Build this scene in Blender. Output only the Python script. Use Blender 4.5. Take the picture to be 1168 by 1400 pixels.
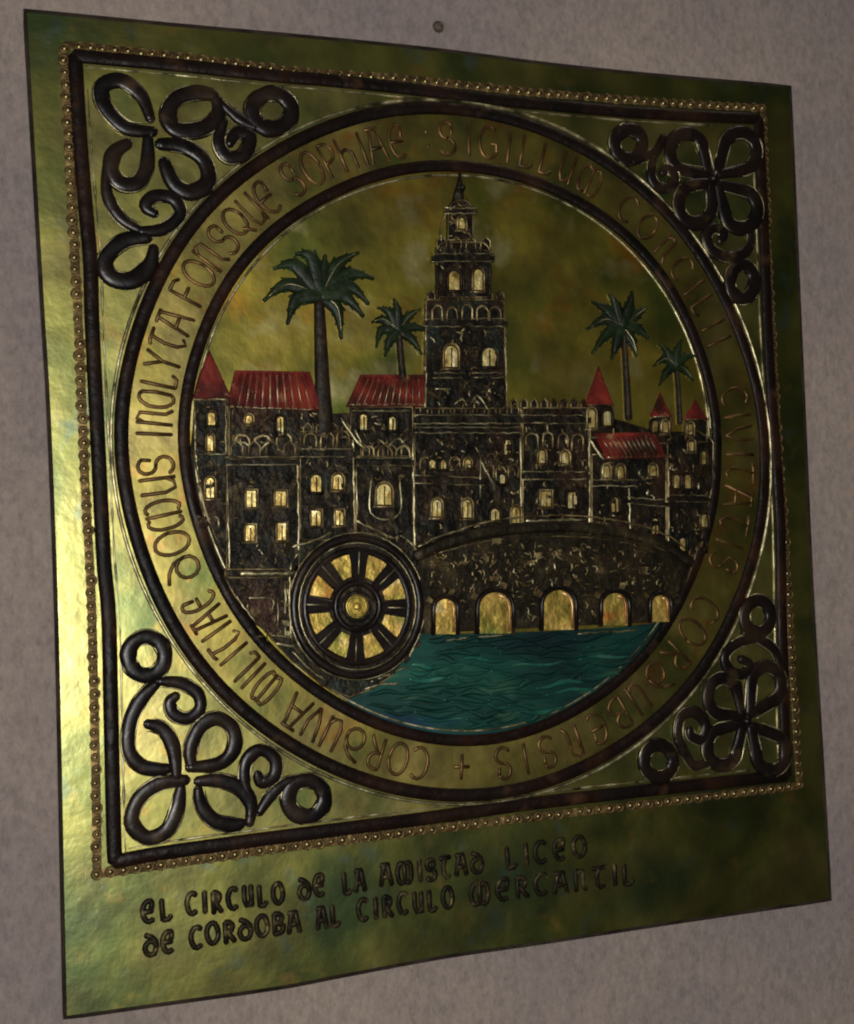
import bpy, bmesh, math, random
import numpy as np
from mathutils import Matrix, Vector

random.seed(7)
scn = bpy.context.scene
for _o in list(bpy.data.objects):
    bpy.data.objects.remove(_o)

# ------------------------------------------------------------------ camera
# plaque frame: x right, u up, n out of the wall; n = 0 is the plaque's front face
T = 0.010                                   # plaque thickness
FPX = 1900.0                                # focal length in photo pixels (photo 1168 x 1400)
M = np.array([[0.93631542, -0.04518886, 0.34824043],
              [-0.02780407, -0.99811227, -0.05476152],
              [0.35005766, 0.04159156, -0.93580435]])
CAM = np.array([-0.46428394, -0.06338076, 1.13850839])


def W3(x, u, n):                            # plaque frame -> world
    return Vector((x, -T - n, u))


cd = bpy.data.cameras.new('camera')
cam = bpy.data.objects.new('camera', cd)
scn.collection.objects.link(cam)
cd.sensor_fit = 'VERTICAL'
cd.sensor_height = 36.0
cd.lens = FPX / 1400.0 * 36.0
cd.clip_start = 0.01
cd.clip_end = 100
r_, d_, f_ = [Vector((v[0], -v[2], v[1])) for v in M]
cm = Matrix((r_, -d_, -f_)).transposed().to_4x4()
cm.translation = W3(*CAM)
cam.matrix_world = cm
scn.camera = cam

# ------------------------------------------------------------------ light
world = bpy.data.worlds.new('World')
scn.world = world
world.use_nodes = True
world.node_tree.nodes['Background'].inputs[0].default_value = (0.55, 0.6, 0.7, 1)
world.node_tree.nodes['Background'].inputs[1].default_value = 0.006


def area(name, loc, target, size, size_y, power, col):
    l = bpy.data.lights.new(name, 'AREA')
    l.shape = 'RECTANGLE'
    l.size, l.size_y = size, size_y
    l.energy = power
    l.color = col
    o = bpy.data.objects.new(name, l)
    scn.collection.objects.link(o)
    o.location = loc
    o.rotation_euler = (Vector(target) - Vector(loc)).to_track_quat('-Z', 'Y').to_euler()
    return o


# light from beside the camera: its sheen lies on the plaque's left edge
area('key_lamp', (-0.68, -2.4, -0.16), (-0.2, 0, -0.05), 0.5, 0.5, 66, (1.0, 0.97, 0.94))
# added soft fill from no known source, to rake the wall from the far left and from overhead: the gloss throws it elsewhere
area('wall_fill', (-7.0, -3.2, 1.5), (0.0, 0, 0.0), 4.0, 4.0, 22, (1.0, 0.86, 0.80))
area('wall_fill', (1.5, -0.55, 2.7), (0.35, 0, 0.0), 1.2, 0.5, 15, (1.0, 0.84, 0.70))

scn.view_settings.view_transform = 'Standard'
scn.view_settings.look = 'None'
scn.view_settings.exposure = -0.2
scn.view_settings.gamma = 1.0
scn.cycles.filter_width = 2.1
scn.render.film_transparent = False

# ------------------------------------------------------------------ materials


def S(c):
    return (c[0], c[1], c[2], 1.0)


def mat(name, stops, scale=8.0, metallic=0.0, rough=0.5, coat=0.0, coat_rough=0.3, coat_ior=1.5, spec=0.5,
        bump=0.0, bscale=60.0, detail=4.0, second=None, rough_var=0.0, distort=0.6, stretch=(1, 1, 1)):
    """stops: [(pos, colour)] over a noise; second: (colour, scale, lo, hi) patches laid over it."""
    m = bpy.data.materials.new(name)
    m.use_nodes = True
    nt = m.node_tree
    N, Lk = nt.nodes, nt.links
    b = N['Principled BSDF']
    tx = N.new('ShaderNodeTexCoord')
    tc = N.new('ShaderNodeMapping')
    tc.inputs['Scale'].default_value = stretch
    Lk.new(tx.outputs['Object'], tc.inputs['Vector'])
    nz = N.new('ShaderNodeTexNoise')
    nz.inputs['Scale'].default_value = scale
    nz.inputs['Detail'].default_value = detail
    nz.inputs['Distortion'].default_value = distort
    Lk.new(tc.outputs['Vector'], nz.inputs['Vector'])
    rp = N.new('ShaderNodeValToRGB')
    el = rp.color_ramp.elements
    while len(el) < len(stops):
        el.new(0.5)
    for e, (p, c) in zip(el, stops):
        e.position = p
        e.color = S(c)
    Lk.new(nz.outputs['Fac'], rp.inputs['Fac'])
    out = rp.outputs['Color']
    for k, (c2, s2, lo, hi) in enumerate(second or []):
        n2 = N.new('ShaderNodeTexNoise')
        n2.noise_dimensions = '4D'
        n2.inputs['W'].default_value = 3.1 + 7 * k
        n2.inputs['Scale'].default_value = s2
        n2.inputs['Detail'].default_value = 3
        Lk.new(tc.outputs['Vector'], n2.inputs['Vector'])
        mr = N.new('ShaderNodeMapRange')
        mr.inputs['From Min'].default_value = lo
        mr.inputs['From Max'].default_value = hi
        Lk.new(n2.outputs['Fac'], mr.inputs['Value'])
        mx = N.new('ShaderNodeMix')
        mx.data_type = 'RGBA'
        Lk.new(mr.outputs['Result'], mx.inputs['Factor'])
        Lk.new(out, mx.inputs['A'])
        mx.inputs['B'].default_value = S(c2)
        out = mx.outputs['Result']
    Lk.new(out, b.inputs['Base Color'])
    b.inputs['Metallic'].default_value = metallic
    b.inputs['Roughness'].default_value = rough
    b.inputs['Specular IOR Level'].default_value = spec
    b.inputs['Coat Weight'].default_value = coat
    b.inputs['Coat Roughness'].default_value = coat_rough
    b.inputs['Coat IOR'].default_value = coat_ior
    if rough_var:
        n3 = N.new('ShaderNodeTexNoise')
        n3.inputs['Scale'].default_value = scale * 2.3
        n3.inputs['Detail'].default_value = 5
        Lk.new(tc.outputs['Vector'], n3.inputs['Vector'])
        mr = N.new('ShaderNodeMapRange')
        mr.inputs['From Min'].default_value = 0.3
        mr.inputs['From Max'].default_value = 0.7
        mr.inputs['To Min'].default_value = rough - rough_var
        mr.inputs['To Max'].default_value = rough + rough_var
        Lk.new(n3.outputs['Fac'], mr.inputs['Value'])
        Lk.new(mr.outputs['Result'], b.inputs['Roughness'])
    if bump:
        n4 = N.new('ShaderNodeTexNoise')
        n4.inputs['Scale'].default_value = bscale
        n4.inputs['Detail'].default_value = 6
        Lk.new(tc.outputs['Vector'], n4.inputs['Vector'])
        bp = N.new('ShaderNodeBump')
        bp.inputs['Strength'].default_value = bump
        bp.inputs['Distance'].default_value = 0.004
        Lk.new(n4.outputs['Fac'], bp.inputs['Height'])
        Lk.new(bp.outputs['Normal'], b.inputs['Normal'])
        Lk.new(bp.outputs['Normal'], b.inputs['Coat Normal'])
    return m


GLOSS = dict(metallic=0.97, rough=0.30, rough_var=0.05, coat=1.0, coat_ior=1.75, coat_rough=0.25, bump=0.08, bscale=70)
M_border = mat('painted_border', [(0.28, (0.06, 0.09, 0.012)), (0.42, (0.15, 0.17, 0.022)), (0.55, (0.26, 0.25, 0.04)), (0.70, (0.36, 0.30, 0.07))],
               scale=10, detail=12, second=[((0.08, 0.13, 0.025), 8, 0.52, 0.66), ((0.14, 0.21, 0.12), 38, 0.60, 0.76), ((0.36, 0.25, 0.04), 44, 0.60, 0.78), ((0.06, 0.12, 0.13), 17, 0.70, 0.86)], **GLOSS)
M_field = mat('painted_field', [(0.28, (0.16, 0.17, 0.03)), (0.48, (0.33, 0.31, 0.06)), (0.68, (0.50, 0.43, 0.12))],
              scale=12, detail=12, second=[((0.13, 0.18, 0.035), 14, 0.53, 0.68), ((0.44, 0.30, 0.04), 44, 0.56, 0.72)], **GLOSS)
M_band = mat('painted_band', [(0.28, (0.20, 0.18, 0.022)), (0.48, (0.37, 0.30, 0.045)), (0.68, (0.53, 0.42, 0.11))],
             scale=13, detail=12, second=[((0.14, 0.17, 0.02), 18, 0.53, 0.68), ((0.46, 0.22, 0.025), 44, 0.56, 0.72)], **GLOSS)
M_sky = mat('painted_sky', [(0.26, (0.18, 0.19, 0.014)), (0.42, (0.36, 0.31, 0.026)), (0.56, (0.54, 0.42, 0.045)), (0.72, (0.64, 0.53, 0.12))],
            scale=11, detail=12, second=[((0.17, 0.21, 0.02), 11, 0.52, 0.68), ((0.60, 0.29, 0.012), 22, 0.56, 0.70), ((0.66, 0.58, 0.22), 26, 0.56, 0.70)], **GLOSS)
M_bronze = mat('worn_bronze', [(0.34, (0.03, 0.020, 0.009)), (0.52, (0.12, 0.085, 0.034)), (0.70, (0.34, 0.27, 0.13))],
               scale=45, metallic=0.85, rough=0.45, bump=0.3, bscale=120)
M_bridge = mat('bridge_paint', [(0.3, (0.008, 0.007, 0.004)), (0.52, (0.018, 0.014, 0.007)), (0.7, (0.05, 0.036, 0.015))],
               scale=40, metallic=0.6, rough=0.48, spec=0.2, bump=0.5, bscale=100)
M_arch = mat('arch_gilt', [(0.3, (0.14, 0.11, 0.02)), (0.46, (0.34, 0.25, 0.05)), (0.6, (0.50, 0.33, 0.08)), (0.72, (0.58, 0.46, 0.20))],
             scale=38, metallic=0.85, rough=0.48, bump=0.5, bscale=90, second=[((0.20, 0.22, 0.04), 30, 0.55, 0.7), ((0.40, 0.16, 0.03), 40, 0.58, 0.72)])
M_lit_edge = mat('lit_edge', [(0.3, (0.16, 0.06, 0.025)), (0.5, (0.46, 0.24, 0.09)), (0.7, (0.70, 0.48, 0.24))], scale=50, metallic=0.85, rough=0.45)  # bright orange for arch edges that catch the light, put into the colour
M_foam = mat('wave_paint', [(0.3, (0.006, 0.05, 0.04)), (0.55, (0.02, 0.13, 0.09)), (0.72, (0.10, 0.24, 0.16))],
             scale=40, metallic=0.75, rough=0.42)
M_dark = mat('dark_lacquer', [(0.3, (0.003, 0.003, 0.003)), (0.55, (0.008, 0.005, 0.004)), (0.75, (0.022, 0.013, 0.007))],
             scale=26, metallic=0.0, rough=0.30, spec=0.16, rough_var=0.08, bump=0.15, bscale=70,
             second=[((0.05, 0.03, 0.014), 40, 0.60, 0.76)])
M_line = mat('dark_band', [(0.3, (0.003, 0.003, 0.002)), (0.55, (0.008, 0.004, 0.003)), (0.72, (0.022, 0.009, 0.004))],
             scale=18, metallic=0.0, rough=0.42, spec=0.08, rough_var=0.1, bump=0.35, bscale=90,
             second=[((0.045, 0.022, 0.010), 34, 0.60, 0.76)])
M_stone = mat('black_masonry', [(0.3, (0.004, 0.004, 0.003)), (0.52, (0.010, 0.008, 0.005)), (0.68, (0.026, 0.018, 0.009))],
              scale=60, metallic=0.6, rough=0.46, spec=0.2, bump=0.6, bscale=110,
              second=[((0.016, 0.022, 0.016), 26, 0.55, 0.7), ((0.032, 0.014, 0.008), 18, 0.50, 0.72), ((0.07, 0.05, 0.022), 60, 0.60, 0.78)])
M_gilt = mat('worn_gilt', [(0.34, (0.03, 0.024, 0.012)), (0.5, (0.24, 0.21, 0.10)), (0.68, (0.56, 0.50, 0.30))],
             scale=55, metallic=0.88, rough=0.42, coat=0.2, bump=0.2, bscale=150)
M_pane = mat('gilt_pane', [(0.3, (0.14, 0.09, 0.02)), (0.45, (0.48, 0.34, 0.10)), (0.58, (0.60, 0.50, 0.20)), (0.72, (0.70, 0.62, 0.36))],
             scale=75, metallic=0.88, rough=0.45, coat=0.15, bump=0.3, bscale=150)
M_red = mat('red_roof_paint', [(0.3, (0.03, 0.005, 0.004)), (0.5, (0.085, 0.009, 0.007)), (0.7, (0.16, 0.022, 0.012))],
            scale=40, metallic=0.15, rough=0.55, coat=0.0, spec=0.1, bump=0.3, bscale=120,
            second=[((0.018, 0.006, 0.004), 45, 0.50, 0.68), ((0.22, 0.12, 0.05), 80, 0.60, 0.74)])
M_palm = mat('palm_paint', [(0.3, (0.003, 0.006, 0.002)), (0.55, (0.007, 0.014, 0.004)), (0.72, (0.016, 0.028, 0.010))],
             scale=50, metallic=0.0, rough=0.45, spec=0.18, bump=0.3, bscale=120)
M_trunk = mat('trunk_paint', [(0.3, (0.006, 0.004, 0.002)), (0.6, (0.016, 0.010, 0.005)), (0.75, (0.04, 0.026, 0.011))],
              scale=70, rough=0.5, spec=0.15, bump=0.4, bscale=160)
M_water = mat('water_paint', [(0.30, (0.003, 0.015, 0.016)), (0.46, (0.004, 0.032, 0.027)), (0.60, (0.008, 0.068, 0.046)), (0.74, (0.04, 0.13, 0.08))],
              scale=24, metallic=0.75, rough=0.45, coat=0.2, bump=0.25, bscale=60, stretch=(0.3, 1, 1),
              second=[((0.006, 0.035, 0.12), 16, 0.58, 0.70), ((0.004, 0.02, 0.02), 22, 0.52, 0.68), ((0.06, 0.14, 0.08), 60, 0.62, 0.76)])
M_ink = mat('letter_ink', [(0.3, (0.03, 0.016, 0.004)), (0.55, (0.085, 0.045, 0.012)), (0.75, (0.16, 0.09, 0.03))],
            scale=60, metallic=0.75, rough=0.45)
M_stamp = mat('stamp_ink', [(0.3, (0.006, 0.006, 0.004)), (0.55, (0.02, 0.015, 0.008)), (0.72, (0.09, 0.07, 0.03))],
              scale=90, metallic=0.6, rough=0.5, spec=0.1)
M_strip = mat('bead_strip_paint', [(0.3, (0.03, 0.02, 0.008)), (0.55, (0.11, 0.07, 0.025)), (0.75, (0.26, 0.18, 0.07))],
              scale=50, metallic=0.85, rough=0.5, bump=0.3, bscale=150)
M_bead = mat('bead_gilt', [(0.35, (0.05, 0.04, 0.015)), (0.65, (0.36, 0.29, 0.13))], scale=45, metallic=0.97, rough=0.38)
M_edge = mat('plaque_edge_paint', [(0.3, (0.008, 0.006, 0.005)), (0.7, (0.03, 0.022, 0.016))], scale=40, rough=0.8, spec=0.05)
M_rust = mat('rusty_iron', [(0.3, (0.04, 0.028, 0.02)), (0.7, (0.11, 0.08, 0.06))], scale=200, metallic=0.3, rough=0.7)


def wall_mat():
    m = bpy.data.materials.new('rough_plaster')
    m.use_nodes = True
    nt = m.node_tree
    N, Lk = nt.nodes, nt.links
    b = N['Principled BSDF']
    tc = N.new('ShaderNodeTexCoord')

    def noise(scale, detail, stretch=(1, 1, 1), rough=0.55):
        mp = N.new('ShaderNodeMapping')
        mp.inputs['Scale'].default_value = stretch
        Lk.new(tc.outputs['Object'], mp.inputs['Vector'])
        n = N.new('ShaderNodeTexNoise')
        n.inputs['Scale'].default_value = scale
        n.inputs['Detail'].default_value = detail
        n.inputs['Roughness'].default_value = rough
        Lk.new(mp.outputs['Vector'], n.inputs['Vector'])
        return n.outputs['Fac']

    def ramp(fac, stops):
        rp = N.new('ShaderNodeValToRGB')
        el = rp.color_ramp.elements
        while len(el) < len(stops):
            el.new(0.5)
        for e, (p, c) in zip(el, stops):
            e.position = p
            e.color = S(c)
        Lk.new(fac, rp.inputs['Fac'])
        return rp.outputs['Color']
    big = ramp(noise(3.2, 4), [(0.32, (0.182, 0.152, 0.148)), (0.52, (0.224, 0.185, 0.163)), (0.70, (0.258, 0.212, 0.177))])
    fine = ramp(noise(190, 8, (1, 1, 0.6), 0.75), [(0.28, (0.62, 0.61, 0.62)), (0.5, (0.97, 0.97, 0.96)), (0.72, (1.28, 1.25, 1.2))])
    mx = N.new('ShaderNodeMix')
    mx.data_type = 'RGBA'
    mx.blend_type = 'MULTIPLY'
    mx.inputs['Factor'].default_value = 0.95
    Lk.new(big, mx.inputs['A'])
    Lk.new(fine, mx.inputs['B'])
    Lk.new(mx.outputs['Result'], b.inputs['Base Color'])
    b.inputs['Roughness'].default_value = 0.9
    b.inputs['Specular IOR Level'].default_value = 0.15
    add = N.new('ShaderNodeMath')
    add.operation = 'ADD'
    Lk.new(noise(120, 8, (1, 1, 0.7), 0.75), add.inputs[0])
    Lk.new(noise(14, 4), add.inputs[1])
    bp = N.new('ShaderNodeBump')
    bp.inputs['Strength'].default_value = 0.55
    bp.inputs['Distance'].default_value = 0.006
    Lk.new(add.outputs[0], bp.inputs['Height'])
    Lk.new(bp.outputs['Normal'], b.inputs['Normal'])
    return m


M_wall = wall_mat()

# ------------------------------------------------------------------ pixel -> plaque plane


def L(px, py, h=0.0):
    """photo pixel -> (x, u) on the plane h metres in front of the plaque's face"""
    d = M.T @ np.array([(px - 584.0) / FPX, (py - 700.0) / FPX, 1.0])
    s = (h - CAM[2]) / d[2]
    p = CAM + s * d
    return np.array([p[0], p[1]])


def LL(pts, h=0.0):
    return np.array([L(p[0], p[1], h) for p in pts])


def mpp(px, py):                            # metres per photo pixel (upright) at a place on the plaque
    return float(np.linalg.norm(L(px, py + 1) - L(px, py - 1)) / 2)


def catmull(P, n=6, closed=False):
    P = [np.array(p, float) for p in P]
    k = len(P)
    if k < 3:
        return np.array(P)
    res = []
    rng = range(k if closed else k - 1)
    for i in rng:
        if closed:
            a, b, c, d = P[(i - 1) % k], P[i], P[(i + 1) % k], P[(i + 2) % k]
        else:
            a, b, c, d = P[max(i - 1, 0)], P[i], P[i + 1], P[min(i + 2, k - 1)]
        for j in range(n):
            t = j / n
            res.append(0.5 * (2 * b + (c - a) * t + (2 * a - 5 * b + 4 * c - d) * t * t + (3 * b - a - 3 * c + d) * t ** 3))
    if not closed:
        res.append(P[-1])
    return np.array(res)


def resample(P, step):
    seg = np.linalg.norm(np.diff(P, axis=0), axis=1)
    s = np.r_[0, np.cumsum(seg)]
    n = max(2, int(round(s[-1] / step)))
    t = np.linspace(0, s[-1], n + 1)
    return np.c_[np.interp(t, s, P[:, 0]), np.interp(t, s, P[:, 1])]


# ------------------------------------------------------------------ mesh helpers (vertices in the root's frame)
ROOT_U = -0.40                              # the root Empty stands at the plaque's foot


STRAP = [(1, 0), (.92, .62), (.74, .96), (.50, .92), (.24, .66), (0, .58), (-.24, .66), (-.50, .92), (-.74, .96), (-.92, .62), (-1, 0)]
BAR = [(1, 0), (.90, .6), (.62, .95), (0, 1), (-.62, .95), (-.90, .6), (-1, 0)]


class MB:
    def __init__(self):
        self.v, self.f, self.m, self.s = [], [], [], []

    def vert(self, x, u, n):
        self.v.append((float(x), float(-T - n), float(u - ROOT_U)))
        return len(self.v) - 1

    def face(self, idx, mi=0, smooth=False):
        self.f.append(list(idx))
        self.m.append(mi)
        self.s.append(smooth)

    def tube(self, P, w, H, h0=0.0, k=6, closed=False, mi=0, prof=None, smooth=True):
        """half-round bar along plane points P; w half width, H height (m), scalars or arrays"""
        P = np.asarray(P, float)
        n = len(P)
        w = np.full(n, w) if np.isscalar(w) else np.asarray(w, float)
        H = np.full(n, H) if np.isscalar(H) else np.asarray(H, float)
        if closed:
            tg = np.roll(P, -1, 0) - np.roll(P, 1, 0)
        else:
            tg = np.gradient(P, axis=0)
        tg /= (np.linalg.norm(tg, axis=1)[:, None] + 1e-12)
        if not closed:                      # rounded ends
            P = np.vstack([P[0] - tg[0] * w[0] * 0.6, P, P[-1] + tg[-1] * w[-1] * 0.6])
            tg = np.vstack([tg[0], tg, tg[-1]])
            w = np.r_[w[0] * 0.35, w, w[-1] * 0.35]
            H = np.r_[H[0] * 0.3, H, H[-1] * 0.3]
            n += 2
        nr = np.c_[-tg[:, 1], tg[:, 0]]
        if prof:
            k = len(prof) - 1
        rings = []
        for i in range(n):
            ring = []
            for j, (ps, ph) in enumerate(prof or []):
                q = P[i] + nr[i] * w[i] * ps
                ring.append(self.vert(q[0], q[1], h0 + H[i] * ph))
            for j in range(0 if prof else k + 1):
                a = math.pi * j / k
                q = P[i] + nr[i] * w[i] * math.cos(a)
                hh = H[i] * math.sin(a) ** 0.62 if 0 < j < k else 0
                ring.append(self.vert(q[0], q[1], h0 + hh))
            rings.append(ring)
        for i in range(n if closed else n - 1):
            A, B = rings[i], rings[(i + 1) % n]
            for j in range(k):
                self.face((A[j], B[j], B[j + 1], A[j + 1]), mi, smooth)
        if not closed:
            self.face(rings[0][::-1], mi)
            self.face(rings[-1], mi)
        return self

    def prism(self, P, h0, h1, c=0.0, mi=0):
        """flat plate with an outline P (plane points), optional chamfer c"""
        P = np.asarray(P, float)
        ar = 0.5 * np.sum(P[:, 0] * np.roll(P[:, 1], -1) - np.roll(P[:, 0], -1) * P[:, 1])
        if ar < 0:
            P = P[::-1]
        n = len(P)
        e = np.roll(P, -1, 0) - P
        e /= (np.linalg.norm(e, axis=1)[:, None] + 1e-12)
        nin = np.c_[-e[:, 1], e[:, 0]]
        b = nin + np.roll(nin, 1, 0)
        b /= np.maximum(np.sum(b * b, axis=1)[:, None], 0.35) / 2
        I = P + b * c
        r0 = [self.vert(p[0], p[1], h0) for p in P]
        r1 = [self.vert(p[0], p[1], h1 - c * 0.8) for p in P]
        r2 = [self.vert(p[0], p[1], h1) for p in I] if c > 0 else r1
        for i in range(n):
            j = (i + 1) % n
            self.face((r0[i], r0[j], r1[j], r1[i]), mi)
            if c > 0:
                self.face((r1[i], r1[j], r2[j], r2[i]), mi)
        self.face(r2, mi)
        self.face(r0[::-1], mi)
        return self

    def dome(self, c, r, H, h0, mi=0, seg=10, rings=3):
        prev = None
        for i in range(rings):
            a = (math.pi / 2) * i / rings
            cur = [self.vert(c[0] + r * math.cos(a) * math.cos(2 * math.pi * j / seg),
                             c[1] + r * math.cos(a) * math.sin(2 * math.pi * j / seg), h0 + H * math.sin(a)) for j in range(seg)]
            if prev:
                for j in range(seg):
                    self.face((prev[j], prev[(j + 1) % seg], cur[(j + 1) % seg], cur[j]), mi, True)
            prev = cur
        t = self.vert(c[0], c[1], h0 + H)
        for j in range(seg):
            self.face((prev[j], prev[(j + 1) % seg], t), mi, True)
        return self

    def build(self, name, mats, parent):
        me = bpy.data.meshes.new(name)
        me.from_pydata(self.v, [], self.f)
        for m in (mats if isinstance(mats, (list, tuple)) else [mats]):
            me.materials.append(m)
        me.polygons.foreach_set('material_index', self.m)
        me.polygons.foreach_set('use_smooth', self.s)
        me.update()
        o = bpy.data.objects.new(name, me)
        scn.collection.objects.link(o)
        if parent is not None:
            o.parent = parent
        return o


# ------------------------------------------------------------------ setting: the wall
bm = bmesh.new()
bmesh.ops.create_grid(bm, x_segments=140, y_segments=140, size=1.6)
for v in bm.verts:
    x, z = v.co.x, v.co.y
    dn = 0.0012 * math.sin(7 * x + 2 * z) * math.sin(5 * z - 3 * x) + 0.0006 * random.uniform(-1, 1)
    v.co = Vector((x, 0.002 + abs(dn), z))
me = bpy.data.meshes.new('wall')
bm.to_mesh(me)
bm.free()
for p in me.polygons:
    p.use_smooth = True
me.materials.append(M_wall)
wall = bpy.data.objects.new('wall', me)
scn.collection.objects.link(wall)
wall['kind'] = 'structure'

# ------------------------------------------------------------------ the plaque
plaque = bpy.data.objects.new('embossed_plaque', None)
scn.collection.objects.link(plaque)
plaque.location = (0, 0, ROOT_U)
plaque.empty_display_size = 0.05
plaque['label'] = 'square embossed plaque painted with a walled city inside a lettered ring, hung on rough wall'
plaque['category'] = 'plaque'

# panel outline, traced along the sheet's slightly bowed hand-cut edges
left = [(34, 14), (41, 130), (48, 250), (58, 420), (67, 570), (76, 800), (81, 1000), (85, 1200), (89, 1392)]
bottom = [(89, 1392), (230, 1372), (380, 1351), (480, 1332), (610, 1308), (748, 1288), (925, 1261), (1136, 1230)]
right = [(1136, 1230), (1124, 1020), (1112, 820), (1102, 600), (1094, 420), (1081, 118)]
top = [(1081, 118), (892, 102), (748, 87), (600, 68), (420, 50), (230, 33), (34, 14)]
outl = np.vstack([catmull(LL(s), 4)[:-1] for s in (left, bottom, right, top)])
mb = MB()
mb.prism(outl, -T - 0.0005, 0.0, 0.0016)
panel = mb.build('panel', [M_border, M_edge], plaque)
for p in panel.data.polygons:
    if abs(p.normal.y) < 0.5:
        p.material_index = 1

rim = MB()
rim.tube(outl, 0.0018, 0.0007, -0.0004, k=4, closed=True)
rim.build('edge_rim', M_edge, plaque)

# inner field inside the dark frame line
F_l = [(103, 77), (109, 180), (117, 280), (124, 360), (126, 436), (133, 580), (142, 760), (149, 843), (152, 971), (156, 1143), (158, 1178)]
F_b = [(158, 1178), (214, 1167), (343, 1149), (467, 1133), (585, 1118), (729, 1098), (860, 1083), (960, 1072), (1074, 1060)]
F_r = [(1074, 1060), (1072, 1001), (1068, 846), (1066, 724), (1061, 634), (1054, 544), (1048, 436), (1044, 330), (1040, 240), (1036, 163)]
F_t = [(1036, 163), (892, 156), (780, 147), (668, 136), (560, 122), (452, 111), (380, 105), (252, 91), (144, 81), (103, 77)]
fsides = [catmull(LL(s), 6) for s in (F_l, F_b, F_r, F_t)]
fout = np.vstack([s[:-1] for s in fsides])
MB().prism(fout, -0.001, 0.0012, 0.0).build('inner_field', M_field, plaque)
FW = 0.0062
fr = MB()
for s in fsides:
    fr.tube(s, FW, 0.0034, 0.0, prof=BAR)
frame = fr.build('frame_moulding', M_line, plaque)
fl = MB()
cen = fout.mean(0)
for s in fsides:
    tg = np.gradient(s, axis=0)
    tg /= np.linalg.norm(tg, axis=1)[:, None]
    nr = np.c_[-tg[:, 1], tg[:, 0]]
    sg = 1 if np.dot(nr[len(s) // 2], cen - s[len(s) // 2]) > 0 else -1
    q_ = resample((s + nr * sg * (FW + 0.0022))[3:-3], .012)
    fl.tube(q_, np.array([random.uniform(.0003, .0014) for _ in q_]), 0.0010, 0.0011, k=4)
fl.build('gilt_fillet', M_gilt, frame)

# bead border
B_l = [(88, 66), (88, 83), (92, 150), (96, 223), (103, 360), (108, 454), (116, 652), (124, 796), (127, 886), (131, 1057), (133, 1193)]
B_b = [(133, 1195), (189, 1187), (275, 1175), (380, 1160), (460, 1150), (614, 1131), (690, 1122), (860, 1102), (952, 1091), (1092, 1074)]
B_r = [(1093, 1072), (1086, 957), (1079, 824), (1072, 698), (1067, 646), (1056, 451), (1050, 330), (1048, 266), (1044, 150)]
B_t = [(1043, 148), (900, 140), (748, 128), (640, 117), (542, 107), (434, 100), (352, 91), (266, 80), (144, 67), (90, 62)]


bsides = [catmull(LL(s), 8) for s in (B_l, B_b, B_r, B_t)]
st = MB()
for s in bsides:
    st.tube(s, 0.0036, 0.0003, 0.0, k=4)
strip = st.build('bead_strip', M_strip, plaque)
bd = MB()
bd.tube(np.array([[.0040 * math.cos(t), .0040 * math.sin(t)] for t in np.linspace(0, 2 * math.pi, 12, endpoint=False)]), .0011, .0012, 0.0, k=3, closed=True)
bd.dome((0, 0), 0.0026, 0.0013, 0.0, mi=1, seg=8, rings=2)
bd.v = [(x, y + T, z + ROOT_U) for x, y, z in bd.v]
bead0 = bd.build('bead', [M_strip, M_bead], strip)
first = True
for s in bsides:
    for q in resample(s, 0.0101)[:-1]:
        o = bead0 if first else bead0.copy()
        if not first:
            scn.collection.objects.link(o)
            o.parent = strip
        first = False
        o.location = (q[0] + random.uniform(-.0008, .0008), -T - 0.0003, q[1] - ROOT_U + random.uniform(-.0004, .0004))
        k = random.uniform(0.72, 1.02)
        o.scale = (k, k, k)

# ------------------------------------------------------------------ the two rings, the lettered band, the sky
RC = np.array([0.0054, 0.04297])
CO = [0.30462, 3e-05, 1e-05, 0.00029, -0.00093, -0.00053, 0.00023]
CI = [0.25402, -0.00032, 0.00015, -0.00072, 0.00138, -0.00098, 0.00238]


def rad(c, th):
    return c[0] + sum(c[2 * k - 1] * math.cos(k * th) + c[2 * k] * math.sin(k * th) for k in (1, 2, 3))


def ringpts(c, off=0.0, n=160):
    return np.array([RC + (rad(c, t) + off) * np.array([math.cos(t), math.sin(t)]) for t in np.linspace(0, 2 * math.pi, n, endpoint=False)])


def annulus(P, Q, h, mi=0):
    mb = MB()
    n = len(P)
    a = [mb.vert(p[0], p[1], h) for p in P]
    b = [mb.vert(p[0], p[1], h) for p in Q]
    c = [mb.vert(p[0], p[1], 0) for p in P]
    d = [mb.vert(p[0], p[1], 0) for p in Q]
    for i in range(n):
        j = (i + 1) % n
        mb.face((a[i], a[j], b[j], b[i]), mi)
        mb.face((c[i], c[j], a[j], a[i]), mi)
        mb.face((b[i], b[j], d[j], d[i]), mi)
    return mb


band = annulus(ringpts(CO), ringpts(CI), 0.0022).build('inscription_band', M_band, plaque)
MB().prism(ringpts(CI), -0.0005, 0.0018, 0.0).build('painted_sky', M_sky, plaque)


def wob(P, a):
    return P + np.array([[a * math.sin(i * .37 + 1), a * math.cos(i * .29)] for i in range(len(P))])


oring = MB().tube(wob(ringpts(CO), .0005), 0.0062, 0.0040, 0.0006, prof=BAR, closed=True).build('outer_ring', M_line, plaque)
iring = MB().tube(wob(ringpts(CI), .0005), 0.0056, 0.0038, 0.0006, prof=BAR, closed=True).build('inner_ring', M_line, plaque)
MB().tube(ringpts(CO, 0.0085), 0.0016, 0.0014, 0.001, k=4, closed=True).build('gilt_fillet', M_gilt, oring)
MB().tube(ringpts(CI, -0.0078), 0.0013, 0.0012, 0.0016, k=4, closed=True).build('gilt_fillet', M_gilt, iring)


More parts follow.
